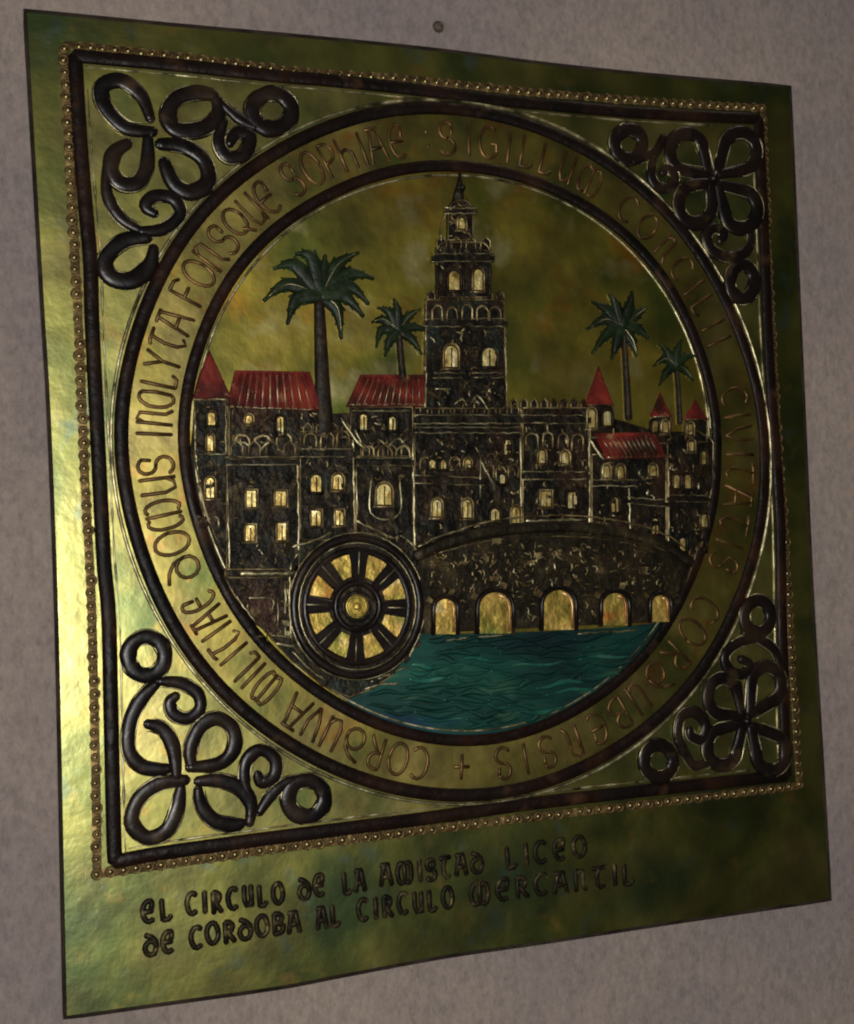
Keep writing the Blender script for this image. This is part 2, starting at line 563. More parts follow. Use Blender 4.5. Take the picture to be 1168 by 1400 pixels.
# ------------------------------------------------------------------ uncial stroke lettering
def arc(cx, cy, rx, ry, a0, a1, n=12):
    return [(cx + rx * math.cos(math.radians(a0 + (a1 - a0) * i / n)), cy + ry * math.sin(math.radians(a0 + (a1 - a0) * i / n))) for i in range(n + 1)]


GL = {
    'A': [[(0.0, 0), (0.22, 1), (0.42, 1)], [(0.62, 0), (0.42, 1)], [(0.10, .42), (0.53, .42)], [(0.05, 1), (0.5, 1)]],
    'B': [[(0.08, 0), (0.08, 1)], [(0.08, 1)] + arc(.22, .76, .28, .24, 90, -90) + [(0.08, .52)], [(0.08, .52)] + arc(.22, .26, .34, .26, 90, -90) + [(0.08, 0)]],
    'C': [arc(.34, .5, .32, .5, 60, 300), [(0.50, .93), (0.55, .5), (0.50, .07)]],
    'D': [arc(.32, .33, .30, .33, 0, 360), [(0.62, .33), (0.56, .66), (0.34, .88), (0.05, 1)]],
    'E': [arc(.34, .5, .32, .5, 55, 305), [(0.03, .5), (0.5, .5)], [(0.52, .92), (0.46, .62)]],
    'F': [[(0.1, 0), (0.1, 1)], [(0.1, 1), (0.4, 1), (0.52, .9)], [(0.1, .54), (0.45, .54)]],
    'G': [arc(.34, .5, .32, .5, 55, 325), [(0.6, .2), (0.6, .48), (0.4, .48)]],
    'H': [[(0.08, 0), (0.08, 1)], [(0.08, .5)] + arc(.30, .36, .22, .26, 140, 0) + [(0.52, 0)]],
    'I': [[(0.12, 0), (0.12, 1)]],
    'L': [[(0.1, 1), (0.1, 0)], [(0.1, 0), (0.4, 0), (0.5, .14)]],
    'M': [arc(.22, .5, .2, .5, 60, 300), [(0.42, 1), (0.42, 0)], arc(.62, .5, .2, .5, 120, -120)],
    'N': [[(0.08, 0), (0.08, 1)], [(0.08, .8), (0.22, 1), (0.42, .92), (0.42, .6), (0.42, .2), (0.56, 0)]],
    'O': [arc(.34, .5, .31, .5, 0, 360, 18)],
    'P': [[(0.1, 0), (0.1, 1)], [(0.1, 1)] + arc(.22, .72, .3, .28, 90, -90) + [(0.1, .44)]],
    'Q': [arc(.32, .58, .3, .42, 0, 360, 18), [(0.34, .3), (0.6, -.02)]],
    'R': [[(0.1, 0), (0.1, 1)], [(0.1, 1)] + arc(.22, .75, .26, .25, 90, -90) + [(0.1, .5)], [(0.22, .5), (0.4, .25), (0.56, 0)]],
    'S': [arc(.3, .75, .22, .25, 30, 270) + arc(.3, .25, .25, .25, 90, -150), [(0.49, .86), (0.46, .64)]],
    'T': [[(0.0, .96), (0.14, 1), (0.58, 1)], [(0.3, 1), (0.18, .6), (0.2, .2), (0.34, 0), (0.52, .1)]],
    'U': [[(0.08, 1), (0.08, .3), (0.2, .02), (0.38, .05), (0.5, .25)], [(0.5, 1), (0.5, 0)]],
    'V': [[(0.02, 1), (0.12, .4), (0.3, 0)], [(0.3, 0), (0.48, .5), (0.46, 1)]],
    'Y': [[(0.02, 1), (0.28, .5)], [(0.54, 1), (0.28, .5), (0.24, 0)]],
    '+': [[(0.28, .1), (0.28, .9)], [(0.02, .5), (0.54, .5)]],
    ':': [[(0.08, .25), (0.10, .30)], [(0.08, .68), (0.10, .73)]],
}
GL['c'] = GL['C']
GL['C'] = [arc(.34, .5, .32, .5, 50, 310)]
GW = {c: max(p[0] for s in g for p in s) for c, g in GL.items()}


def letter(c, org, ex, eu, size, wid, sw, H, h0, matl, parent, wide=1.0):
    mb = MB()
    for s in GL[c]:
        P = np.array([org + ex * ((p[0] - GW[c] / 2) * size * wid * wide) + eu * ((p[1] - .5) * size) for p in s])
        P = P + np.random.RandomState(len(P)).uniform(-1, 1, P.shape) * sw * 0.10
        mb.tube(P, sw, H, h0, k=4)
    return mb.build('letter', matl, parent)


def ang(px, py):
    p = L(px, py) - RC
    return math.atan2(p[1], p[0])


def ring_word(word, p0, p1):
    a0, a1 = ang(*p0), ang(*p1)
    while a1 > a0:
        a1 -= 2 * math.pi
    ws = np.array([max(GW[c], .30) + .22 for c in word])
    cs = np.cumsum(ws) - ws / 2
    cs = (cs - cs[0]) / (cs[-1] - cs[0]) if len(word) > 1 else np.array([0.])
    step = abs(a1 - a0) / max(1, len(word) - 1)
    for c, t in zip(word, cs):
        th = a0 + (a1 - a0) * t + random.uniform(-.004, .004)
        ri, ro = rad(CI, th), rad(CO, th)
        up = np.array([math.cos(th), math.sin(th)])
        ex = np.array([math.sin(th), -math.cos(th)])
        size = (ro - ri) * 0.57
        wid = 1.0 if len(word) == 1 else min(1.0, step * (ri + ro) / 2 / (size * 0.68))
        letter(c, RC + up * ((ri + ro) / 2 - .0006), ex, up, size, wid, 0.0018, 0.0013, 0.0019, M_ink, band)


ring_word('CORDUVA', (573, 1044), (406, 972))
ring_word('MILITIAE', (366, 940), (256, 832))
ring_word('DOMUS', (238, 782), (208, 637))
ring_word('INcLYTA', (206, 596), (240, 442))
ring_word('FONSQUE', (256, 402), (362, 270))
ring_word('SOPHIAE', (396, 240), (540, 196))
ring_word(':', (581, 190), (581, 190))
ring_word('SIGILLUM', (610, 188), (800, 262))
ring_word('CONCILII', (846, 302), (968, 470))
ring_word('CIVITATIS', (1004, 540), (996, 770))
ring_word('CORDUBENSIS', (972, 836), (690, 1046))
ring_word('+', (632, 1052), (632, 1052))


def flat_word(word, p0, p1, hpx, base):
    """p0, p1: pixel centres of first and last letter"""
    A, B = L(*p0), L(*p1)
    ws = np.array([max(GW[c], .22) + .2 for c in word])
    cs = np.cumsum(ws) - ws / 2
    cs = (cs - cs[0]) / (cs[-1] - cs[0])
    ex = (B - A) / np.linalg.norm(B - A)
    eu = np.array([-ex[1], ex[0]])
    size = hpx * mpp(*p0)
    pitch = np.linalg.norm(B - A) / (len(word) - 1)
    wid = min(1.25, pitch / (size * 0.90))
    for c, t in zip(word, cs):
        letter(c, A + (B - A) * t + eu * random.uniform(-.001, .001), ex, eu, size, wid, 0.0025, 0.0015, -0.0001, M_stamp, panel)


for w_, a_, b_ in [('EL', (202, 1246), (226, 1242)), ('CIRCULO', (262, 1237), (380, 1220)), ('DE', (416, 1214), (436, 1211)),
                   ('LA', (474, 1206), (492, 1203)), ('AMISTAD', (528, 1197), (652, 1179)), ('LICEO', (698, 1172), (792, 1158))]:
    flat_word(w_, a_, b_, 28, panel)
for w_, a_, b_ in [('DE', (206, 1291), (229, 1288)), ('CORDOBA', (268, 1281), (402, 1260)), ('AL', (440, 1254), (458, 1251)),
                   ('CIRCULO', (496, 1244), (612, 1227)), ('MERCANTIL', (656, 1221), (858, 1195))]:
    flat_word(w_, a_, b_, 28, panel)

# ------------------------------------------------------------------ corner knotwork


def strap(mb, pts, wpx, lift=0.0, closed=False, H=0.0034):
    P = catmull(LL(pts), 5, closed)
    w = wpx * mpp(*pts[0])
    jit = catmull(np.array([[random.uniform(.9, 1.1), 0] for _ in range(len(P) // 4 + 3)]), 4)[:, 0][:len(P)]
    if not closed:
        e_ = np.minimum(np.arange(len(P)), np.arange(len(P))[::-1]) / 6.0
        jit = jit * (0.62 + 0.38 * np.minimum(e_, 1))
    mb.tube(P, w * jit, H, 0.0008 + lift, k=8, closed=closed)
    tg = np.gradient(P, axis=0)
    tg /= np.linalg.norm(tg, axis=1)[:, None]
    nr = np.c_[-tg[:, 1], tg[:, 0]]
    n = len(P)
    for sd in (-1, 1):                      # gilt wear along the strap's shoulders, in broken runs
        i = random.randint(0, 6)
        while i < n - 6:
            k = random.randint(5, 16)
            Q = (P + nr * sd * w * .88)[i:min(i + k, n - 1)]
            if len(Q) > 3:
                ww = np.sin(np.linspace(.2, math.pi - .2, len(Q))) * .0008
                mb.tube(Q, ww, .0010, 0.0008 + lift + H * .45, k=3, mi=1)
            i += k + random.randint(3, 16)


def petal(C, h, rx, ry):
    """teardrop loop from the knot's centre C round a hole at h (pixels)"""
    C, h = np.array(C, float), np.array(h, float)
    d = h - C
    a = math.degrees(math.atan2(d[1], d[0]))
    pts = [C + d * .16]
    for k in range(9):
        t = math.radians(a - 132 + 264 * k / 8)
        pts.append(h + np.array([rx * math.cos(t), ry * math.sin(t)]))
    pts.append(C + d * .16)
    return pts


def knot(C, petals, arms, wpx, rx, ry):
    k = MB()
    for i, h in enumerate(petals):
        strap(k, petal(C, h, rx, ry), wpx, lift=0.0003 * i)
    o = k.build('corner_ornament', [M_dark, M_gilt], plaque)
    for i, (ring, rr, path, spiral) in enumerate(arms):
        a = MB()
        strap(a, [(ring[0] + rr[0] * math.cos(t), ring[1] + rr[1] * math.sin(t)) for t in np.linspace(0, 2 * math.pi, 14, endpoint=False)], wpx, 0.0004, True)
        a.build('scroll', [M_dark, M_gilt], o)
        b = MB()
        strap(b, path, wpx * .8, 0.0002)
        b.build('scroll', [M_dark, M_gilt], o)
        c = MB()
        strap(c, spiral, wpx * .82, 0.0006)
        c.build('scroll', [M_dark, M_gilt], o)
    m = MB()
    m.dome(L(*C), 9 * mpp(*C), 0.007, 0.001, seg=10)
    m.build('knot_boss', M_dark, o)


def c6(l):
    return [(x / 2.3333, 800 + y / 2.3333) for x, y in l]


def c1(l):
    return [(x / 2.781, y / 2.781) for x, y in l]


def c3(l):
    return [(748 + x / 2.781, y / 2.781) for x, y in l]


def c8(l):
    return [(748 + x / 2.257, 780 + y / 2.257) for x, y in l]


def knot_traced(paths, f, wpx):
    o = None
    for i, (pts, closed, kw) in enumerate(paths):
        m = MB()
        strap(m, f(pts), wpx * kw, 0.0003 * (i % 4), closed)
        q = m.build('corner_ornament' if o is None else 'scroll', [M_dark, M_gilt], plaque if o is None else o)
        o = o or q


def oval(cx, cy, rx, ry):
    return [(cx + rx * math.cos(t), cy + ry * math.sin(t)) for t in np.linspace(0, 2 * math.pi, 14, endpoint=False)]


knot_traced([([(512, 600), (440, 608), (380, 650), (360, 715), (400, 758), (455, 740), (484, 680), (494, 615)], False, 1),
             ([(430, 335), (385, 380), (355, 445), (352, 520), (385, 562), (435, 572), (462, 568)], False, .95),
             ([(398, 446), (446, 462), (474, 515), (482, 596)], False, .95),
             ([(522, 562), (520, 510), (550, 450), (595, 432), (638, 465), (636, 520), (596, 556), (512, 566)], False, 1),
             ([(536, 604), (600, 602), (655, 622), (686, 668), (680, 722)], False, 1),
             ([(540, 622), (550, 670), (585, 712), (640, 722), (664, 716)], False, .95),
             (oval(400, 262, 50, 53), True, 1),
             ([(430, 330), (490, 335), (538, 362), (546, 405), (512, 432), (474, 420), (464, 388), (484, 368)], False, .85),
             ([(690, 665), (668, 605), (674, 548), (712, 518), (752, 545), (750, 590), (715, 606), (702, 582)], False, .85),
             ([(706, 692), (740, 642), (785, 606), (830, 598)], False, .8),
             (oval(836, 650, 50, 50), True, 1)],
            lambda l: [(x / 2, 766 + y / 2) for x, y in l], 11.4)
knot_traced([([(424, 362), (345, 352), (288, 296), (278, 240), (328, 222), (384, 262), (412, 330)], False, 1),
             ([(588, 262), (538, 256), (482, 272), (458, 318), (486, 358), (556, 352), (596, 314), (590, 268)], False, 1),
             ([(404, 372), (402, 450), (378, 500), (335, 505), (304, 470), (312, 420), (352, 392)], False, 1),
             ([(432, 396), (500, 402), (556, 440), (568, 500), (520, 528), (472, 502), (446, 440)], False, 1),
             ([(294, 450), (292, 530), (328, 596), (384, 632)], False, .85),
             ([(380, 634), (446, 628), (492, 588), (474, 546), (424, 538), (398, 566), (426, 588)], False, .85),
             ([(408, 650), (340, 660), (288, 708), (300, 756), (358, 768), (408, 730), (420, 676)], False, 1),
             ([(612, 330), (596, 390), (620, 432), (664, 424), (682, 376), (646, 366), (624, 398)], False, .85),
             ([(604, 286), (652, 326), (700, 352)], False, .8),
             (oval(742, 306, 54, 48), True, 1)],
            lambda l: [(x / 2, y / 2) for x, y in l], 11.8)
knot((973, 245), [(938, 209), (1010, 208), (949, 280), (1011, 287)],
     [((858, 198), (19, 20), c3([(440, 520), (410, 580), (360, 600), (320, 620)]),
       c3([(400, 600), (390, 670), (420, 715), (465, 710), (480, 670), (450, 645), (430, 665)])),
      ((1013, 386), (17, 23), c3([(770, 860), (770, 930), (730, 980), (690, 1010)]),
       c3([(740, 960), (680, 980), (620, 950), (600, 900), (630, 870), (665, 890), (650, 925)]))],
     10, 23, 26)
knot((1018, 985), [(987, 952), (1046, 936), (986, 1021), (1052, 1028)],
     [((1034, 843), (18, 22), c8([(720, 330), (700, 250), (650, 210), (600, 190)]),
       c8([(650, 210), (590, 220), (545, 260), (560, 310), (600, 320), (620, 290), (590, 270)])),
      ((899, 1040), (20, 22), c8([(500, 590), (450, 600), (420, 560), (395, 520)]),
       c8([(430, 570), (400, 510), (410, 450), (450, 435), (485, 470), (475, 520), (440, 510), (435, 485)]))],
     10, 21, 25)

# ------------------------------------------------------------------ the city in relief
H0 = 0.0014


def block(name, pts, h, matl=None, c=0.0007, parent=None):
    mb = MB()
    mb.prism(LL(pts, h), H0, h, c)
    q = np.array(pts, float)
    q = q + (q.mean(0) - q) / np.maximum(np.linalg.norm(q - q.mean(0), axis=1)[:, None], 1) * 2
    if matl is None and name != 'city_wall':
        P = LL(q, h)
        P = resample(np.vstack([P, P[:1]]), 9 * mpp(*pts[0]))
        mb.tube(P, np.array([random.uniform(.5, 1.1) for _ in P]) * 1.3 * mpp(*pts[0]), .0011, h - .0003, k=4, mi=1)
    return mb.build(name, [matl or M_stone, M_bronze], parent or plaque)


def rect(x0, y0, x1, y1):
    return [(x0, y0), (x1, y0), (x1, y1), (x0, y1)]


def line(parent, pts, w=1.5, h=0.004, name='gilt_edge', matl=None, H=0.0010):
    mb = MB()
    P = LL(pts, h)
    m_ = mpp(*pts[0])
    P = resample(catmull(P, 4), 7 * m_)
    if len(P) > 3:
        P = P + np.random.RandomState(int(pts[0][0] * 7 + pts[0][1]) % 9999).normal(0, .45, P.shape) * m_
    ww = w * m_ * np.array([random.uniform(.55, 1.15) for _ in P])
    mb.tube(P, ww, H, h - 0.0002, k=4)
    return mb.build(name, matl or M_gilt, parent)


def archpts(cx, cy, w, hh, n=6):
    top = cy - hh / 2 + w / 2
    return [(cx - w / 2, cy + hh / 2)] + [(cx - w / 2 * math.cos(math.pi * i / n), top - w / 2 * math.sin(math.pi * i / n)) for i in range(n + 1)] + [(cx + w / 2, cy + hh / 2)]


def window(parent, cx, cy, w, hh, h, arched=True, mullion=True):
    mb = MB()
    w, hh = w * random.uniform(.72, .98), hh * random.uniform(.74, .95)
    cx, cy = cx + random.uniform(-1.2, 1.2), cy + random.uniform(-1.2, 1.2)
    a = archpts(cx, cy, w, hh) if arched else rect(cx - w / 2, cy - hh / 2, cx + w / 2, cy + hh / 2)
    mb.prism(LL(a, h), h - 0.0006, h + 0.0005, 0.0, mi=0)
    fr_ = archpts(cx, cy, w + 5, hh + 6) if arched else rect(cx - w / 2 - 2.5, cy - hh / 2 - 2.5, cx + w / 2 + 2.5, cy + hh / 2 + 2.5)
    px = mpp(cx, cy)
    mb.tube(LL(fr_, h), 2.3 * px, 0.0026, h - 0.0003, k=4, closed=not arched, mi=1)
    mb.tube(LL([(cx - w / 2 - 4, cy + hh / 2 + 3), (cx + w / 2 + 4, cy + hh / 2 + 3)], h), 1.8 * px, 0.0016, h - .0003, k=4, mi=1)
    if mullion:
        mb.tube(LL([(cx + .5, cy - hh / 2 + 3), (cx + .5, cy + hh / 2)], h), 1.1 * px, 0.0012, h + .0003, k=4, mi=1)
    return mb.build('window', [M_pane, M_bronze if random.random() < .6 else M_stone], parent)


def cornice(parent, x0, y0, x1, y1, th=6, h=0.004):
    mb = MB()
    mb.prism(LL([(x0 - 2, y0 - th / 2), (x1 + 2, y1 - th / 2), (x1 + 2, y1 + th / 2), (x0 - 2, y0 + th / 2)], h), h - .001, h + .0014, .0005)
    o = mb.build('cornice', M_stone, parent)
    line(parent, [(x0 - 2, y0 + th / 2 - .5), (x1 + 2, y1 + th / 2 - .5)], 0.9, h + .0012)
    line(parent, [(x0 - 2, y0 - th / 2 - 3), (x1 + 2, y1 - th / 2 - 3)], 0.8, h + .0001)
    return o


def arcade(parent, x0, x1, y, step, hh, h, wpx=1.4):
    n = max(1, int(round((x1 - x0) / step)))
    s = (x1 - x0) / n
    for i in range(n):
        mb = MB()
        cx = x0 + s * (i + .5)
        P = LL(archpts(cx + random.uniform(-1.5, 1.5), y + random.uniform(-2, 2), s * random.uniform(.6, .85), hh * random.uniform(.8, 1.0), 6), h)
        m_ = mpp(cx, y)
        P = P + np.array([[random.gauss(0, .4 * m_), random.gauss(0, .4 * m_)] for _ in P])
        mb.tube(P, 1.25 * wpx * m_ * np.array([random.uniform(.6, 1.1) for _ in P]), 0.0011, h - .0002, k=4)
        mb.build('blind_arch', M_bronze, parent)


def crenels(parent, x0, x1, y, step, h, hh=9):
    n = max(1, int(round((x1 - x0) / step)))
    s = (x1 - x0) / n
    for i in range(n):
        cx = x0 + s * (i + .5)
        mb = MB()
        mb.prism(LL([(cx - s * .32, y + 3), (cx - s * .32, y - hh * .6), (cx, y - hh), (cx + s * .32, y - hh * .6), (cx + s * .32, y + 3)], h), H0, h, .0005)
        P = LL([(cx - s * .32, y + 3), (cx - s * .32, y - hh * .6), (cx, y - hh), (cx + s * .32, y - hh * .6), (cx + s * .32, y + 3)], h)
        mb.tube(P, 1.1 * mpp(cx, y), .0009, h - .0002, k=4, mi=1)
        mb.build('merlon', [M_stone, M_bronze], parent)


def roof(parent_pts, ridge_n, h, top_line, bot_line, name='tiled_roof'):
    mb = MB()
    mb.prism(LL(parent_pts, h), H0, h, .0006)
    o = mb.build(name, M_red, plaque)
    for i in range(ridge_n):
        t = (i + .5) / ridge_n
        a = np.array(top_line[0]) * (1 - t) + np.array(top_line[1]) * t
        b = np.array(bot_line[0]) * (1 - t) + np.array(bot_line[1]) * t
        m2 = MB()
        m2.tube(LL([a, b], h), 2.3 * mpp(*a), 0.0017, h - .0003, k=4)
        m2.build('tile_row', M_red, o)
        if i < ridge_n - 1:
            m3 = MB()
            d = (np.array(top_line[1]) - np.array(top_line[0])) / ridge_n / 2
            m3.tube(LL([a + d + (0, 3), b + d - (0, 2)], h), 0.7 * mpp(*a), 0.0007, h - .0001, k=4)
            m3.build('gilt_edge', M_gilt, o)
    line(o, [bot_line[0], bot_line[1]], 1.2, h)
    return o


def cone(pts, h, body=None):
    mb = MB()
    mb.prism(LL(pts, h), H0, h, .0012)
    return mb.build('turret_roof', M_red, plaque)


def quoins(parent, x, y0, y1, h, sgn=1):
    y, k = y0, 0
    while y < y1 - 6:
        hh = random.uniform(7, 11)
        w = (11 if k % 2 else 7) + random.uniform(-1, 1)
        mb = MB()
        mb.prism(LL([(x, y), (x + sgn * w, y), (x + sgn * w, y + hh - 1.6), (x, y + hh - 1.6)], h), h - .0005, h + random.uniform(.0006, .0014), .0005)
        mb.build('quoin', M_stone, parent)
        y += hh
        k += 1


def rubble(parent, x0, y0, x1, y1, n, h):
    for _ in range(n):
        x, y = random.uniform(x0, x1), random.uniform(y0, y1)
        w, hh = random.uniform(6, 12), random.uniform(5, 8)
        j = lambda: random.uniform(-1.3, 1.3)
        mb = MB()
        mb.prism(LL([(x - w / 2 + j(), y - hh / 2 + j()), (x + w / 2 + j(), y - hh / 2 + j()), (x + w / 2 + j(), y + hh / 2 + j()), (x - w / 2 + j(), y + hh / 2 + j())], h),
                 h - .0005, h + random.uniform(.0004, .0010), .0004)
        mb.build('stone', M_stone, parent)


# background curtain of low walls behind everything
city = block('city_wall', [(266, 560), (330, 556), (440, 566), (580, 560), (700, 560), (800, 560), (900, 590), (970, 590), (975, 640),
                           (962, 720), (935, 800), (905, 850), (580, 862), (560, 900), (520, 935), (440, 935), (370, 870), (310, 800), (275, 720), (258, 640)], 0.0024)

# left round tower and its cone
t1 = block('round_tower', [(266, 545), (312, 545), (314, 770), (296, 740), (278, 690), (264, 620)], 0.0044)
window(t1, 287, 668, 14, 30, 0.0044)
window(t1, 287, 606, 10, 24, 0.0044, mullion=False)
window(t1, 290, 572, 11, 18, 0.0044, mullion=False)
line(t1, [(267, 556), (268, 620), (276, 680), (290, 722)], 2.2, .0042)
line(t1, [(309, 556), (309, 620)], 1.8, .0044)
line(t1, [(265, 546), (312, 546)], 1.8, .0044)
line(t1, [(268, 621), (308, 621)], 1.2, .0044)
line(t1, [(282, 712), (296, 705), (300, 722)], 1.8, .0044)
cone([(287, 478), (298, 502), (318, 546), (264, 546), (272, 515)], 0.0056)

# main left roof and upper wall
w1 = block('upper_wall', rect(312, 556, 440, 628), 0.0038)
roof([(322, 506), (424, 508), (442, 562), (310, 556)], 11, 0.0054, [(326, 510), (422, 511)], [(316, 556), (436, 560)])
window(w1, 383, 581, 10, 26, 0.0038)
window(w1, 340, 574, 9, 12, 0.0038, mullion=False)
arcade(w1, 316, 405, 606, 30, 26, 0.0038, 2.0)
line(w1, [(314, 622), (332, 604), (350, 620), (368, 604), (388, 618), (404, 606)], 1.7, .0042)

# building A
bA = block('town_house', rect(309, 626, 410, 784), 0.0052)
cornice(bA, 309, 632, 408, 632, 8, .0052)
for x in (343, 385):
    for y in (682, 728):
        window(bA, x, y, 14, 24, .0052, arched=False)
line(bA, [(311, 640), (314, 782)], 1.7, .0052)
line(bA, [(407, 628), (409, 756)], 1.7, .0052)
mbk = block('stone_ledge', rect(306, 778, 400, 790), 0.0064)
line(mbk, [(330, 784), (398, 784)], 3.2, .0062)

# building B
bB = block('town_house', [(410, 588), (484, 588), (486, 740), (410, 740)], 0.0046)
cornice(bB, 412, 621, 482, 621, 8, .0046)
arcade(bB, 412, 482, 600, 23, 22, .0046, 1.8)
for x in (432, 462):
    window(bB, x, 660, 14, 24, .0046)
    window(bB, x + 1, 709, 13, 22, .0046, arched=False)
line(bB, [(483, 600), (485, 718)], 1.8, .0046)
line(bB, [(466, 572), (486, 600), (500, 614)], 2.2, .0046)

# roof 2 and building C
w2 = block('upper_wall', rect(478, 555, 566, 628), 0.0036)
roof([(494, 512), (582, 512), (588, 556), (474, 556)], 11, 0.0052, [(496, 516), (580, 516)], [(480, 553), (584, 553)])
window(w2, 498, 578, 9, 22, .0036)
window(w2, 537, 578, 11, 22, .0036)
line(w2, [(486, 588), (500, 612), (518, 600), (530, 612), (542, 598), (556, 610)], 1.7, .0040)
line(w2, [(480, 562), (560, 562)], 1.3, .0040)
bC = block('town_house', rect(486, 622, 566, 752), 0.0050)
cornice(bC, 488, 633, 564, 633, 8, .0050)
window(bC, 526, 677, 20, 30, .0050)
line(bC, [(508, 652), (508, 704), (546, 704), (546, 652)], 1.5, .0052)
line(bC, [(565, 600), (567, 750)], 2.4, .0050)
line(bC, [(487, 640), (489, 706)], 1.6, .0050)
arcade(bC, 492, 562, 618, 23, 18, .0046, 1.5)

# building D with the bell tower
bD = block('town_house', rect(566, 556, 714, 742), 0.0042)
cornice(bD, 568, 575, 712, 575, 9, .0042)
cornice(bD, 568, 590, 712, 590, 5, .0042)
cornice(bD, 568, 657, 660, 660, 8, .0042)
window(bD, 597, 695, 14, 26, .0042)
window(bD, 638, 695, 14, 26, .0042)
window(bD, 676, 705, 12, 22, .0042)
window(bD, 705, 705, 12, 22, .0042)
window(bD, 694, 612, 11, 22, .0042)
arcade(bD, 572, 650, 635, 20, 20, .0042, 1.4)
arcade(bD, 660, 710, 645, 17, 20, .0042, 1.3)
line(bD, [(657, 624), (657, 680)], 1.6, .0044)
line(bD, [(657, 630), (668, 650), (676, 664)], 2.2, .0044)
line(bD, [(712, 600), (713, 720)], 1.5, .0044)
for (x, y) in ((590, 634), (606, 636), (640, 634), (686, 655)):
    window(bD, x, y, 8, 13, .0042, mullion=False)

tw = block('bell_tower', [(582, 408), (690, 408), (694, 560), (580, 560)], 0.0060)
cornice(tw, 582, 443, 692, 443, 8, .0060)
window(tw, 616, 488, 20, 32, .0060)
window(tw, 670, 488, 20, 32, .0060)
cornice(tw, 594, 515, 630, 515, 4, .0060)
cornice(tw, 650, 515, 688, 515, 4, .0060)
line(tw, [(583, 412), (582, 556)], 1.5, .0060)
line(tw, [(691, 450), (693, 556)], 1.3, .0060)
line(tw, [(594, 532), (616, 532)], 1.6, .0062)
line(tw, [(622, 552), (632, 545), (642, 554), (652, 540), (662, 552), (670, 562)], 1.7, .0062)
arcade(tw, 590, 688, 428, 19, 20, .0060, 1.5)
crenels(tw, 582, 692, 408, 16, .0056, 10)
bt = block('tower_belfry', [(596, 340), (602, 330), (664, 330), (672, 340), (672, 408), (597, 408)], 0.0066)
window(bt, 620, 383, 15, 32, .0066, mullion=False)
window(bt, 653, 383, 15, 32, .0066, mullion=False)
cornice(bt, 592, 354, 674, 354, 8, .0066)
for x in (598, 634, 670):
    line(bt, [(x, 362), (x, 406)], 2.4, .0066, 'pilaster', M_stone, .0014)
crenels(bt, 594, 674, 338, 20, .0060, 14)
bl = block('tower_lantern', [(612, 330), (612, 284), (620, 272), (640, 272), (648, 284), (648, 330)], 0.0060)
window(bl, 631, 305, 9, 18, .0060, mullion=False)
cornice(bl, 610, 290, 650, 290, 5, .0060)
line(bl, [(611, 288), (604, 310), (603, 330)], 1.4, .0056)
fn = MB()
P = LL([(628, 274), (629, 262), (630, 250), (630, 236)], .005)
fn.tube(P, np.array([9, 7, 4, 2]) * mpp(630, 260), .004, H0, k=6)
fn.dome(L(629.5, 258), 6 * mpp(630, 260), .006, H0, seg=8)
fn.build('finial', M_stone, plaque)

# building E and the right-hand quarter
bE = block('town_house', rect(714, 556, 808, 722), 0.0046)
crenels(bE, 696, 806, 556, 14, .0040, 11)
cornice(bE, 714, 575, 806, 575, 8, .0046)
cornice(bE, 716, 652, 804, 652, 8, .0046)
window(bE, 746, 683, 15, 26, .0046, arched=False)
window(bE, 782, 683, 15, 26, .0046, arched=False)
window(bE, 741, 625, 9, 18, .0046, mullion=False)
window(bE, 773, 625, 9, 18, .0046, mullion=False)
arcade(bE, 718, 800, 602, 20, 22, .0046, 1.4)
line(bE, [(806, 600), (807, 718)], 2.6, .0046)
line(bE, [(720, 712), (800, 711)], 2.2, .0048)
t2 = block('round_tower', rect(803, 552, 840, 600), 0.0050)
window(t2, 808, 572, 9, 30, .0050, mullion=False)
window(t2, 830, 573, 10, 24, .0050, mullion=False)
cone([(820, 500), (829, 526), (840, 553), (801, 553), (811, 526)], 0.0056)
bF = block('town_house', [(808, 620), (912, 620), (912, 745), (808, 735)], 0.0042)
roof([(812, 592), (896, 591), (912, 626), (830, 628)], 12, 0.0052, [(816, 596), (895, 595)], [(832, 625), (906, 623)])
for x, y in ((828, 645), (848, 645), (893, 643)):
    window(bF, x, y, 9, 18, .0042, mullion=False)
window(bF, 840, 690, 10, 24, .0042)
window(bF, 896, 720, 10, 22, .0042)
cornice(bF, 812, 662, 870, 662, 6, .0042)
cornice(bF, 860, 686, 912, 690, 6, .0042)
line(bF, [(806, 600), (818, 618), (826, 628)], 2.0, .0046)
line(bF, [(860, 668), (862, 735)], 1.8, .0046)
line(bF, [(914, 640), (915, 745)], 1.3, .0044)
bG = block('town_house', [(912, 600), (950, 585), (976, 600), (976, 660), (962, 730), (938, 800), (912, 790)], 0.0038)
for x, y, w, hh in ((926, 658, 8, 20), (940, 658, 8, 20), (962, 712, 8, 18), (934, 745, 7, 20), (961, 745, 7, 16), (945, 610, 7, 14), (962, 625, 7, 18)):
    window(bG, x, y, w, hh, .0038, mullion=False)
cornice(bG, 914, 682, 970, 684, 6, .0038)
t3 = block('round_tower', rect(892, 568, 918, 608), 0.0042)
window(t3, 896, 583, 6, 16, .0042, mullion=False)
window(t3, 909, 585, 7, 18, .0042, mullion=False)
cone([(904, 536), (912, 556), (920, 570), (889, 570), (896, 556)], 0.0048)
t4 = block('round_tower', rect(936, 572, 968, 606), 0.0036)
window(t4, 944, 586, 6, 16, .0036, mullion=False)
cone([(952, 545), (960, 560), (970, 574), (934, 574), (944, 560)], 0.0042)
line(t4, [(968, 552), (973, 590)], 1.8, .0038)

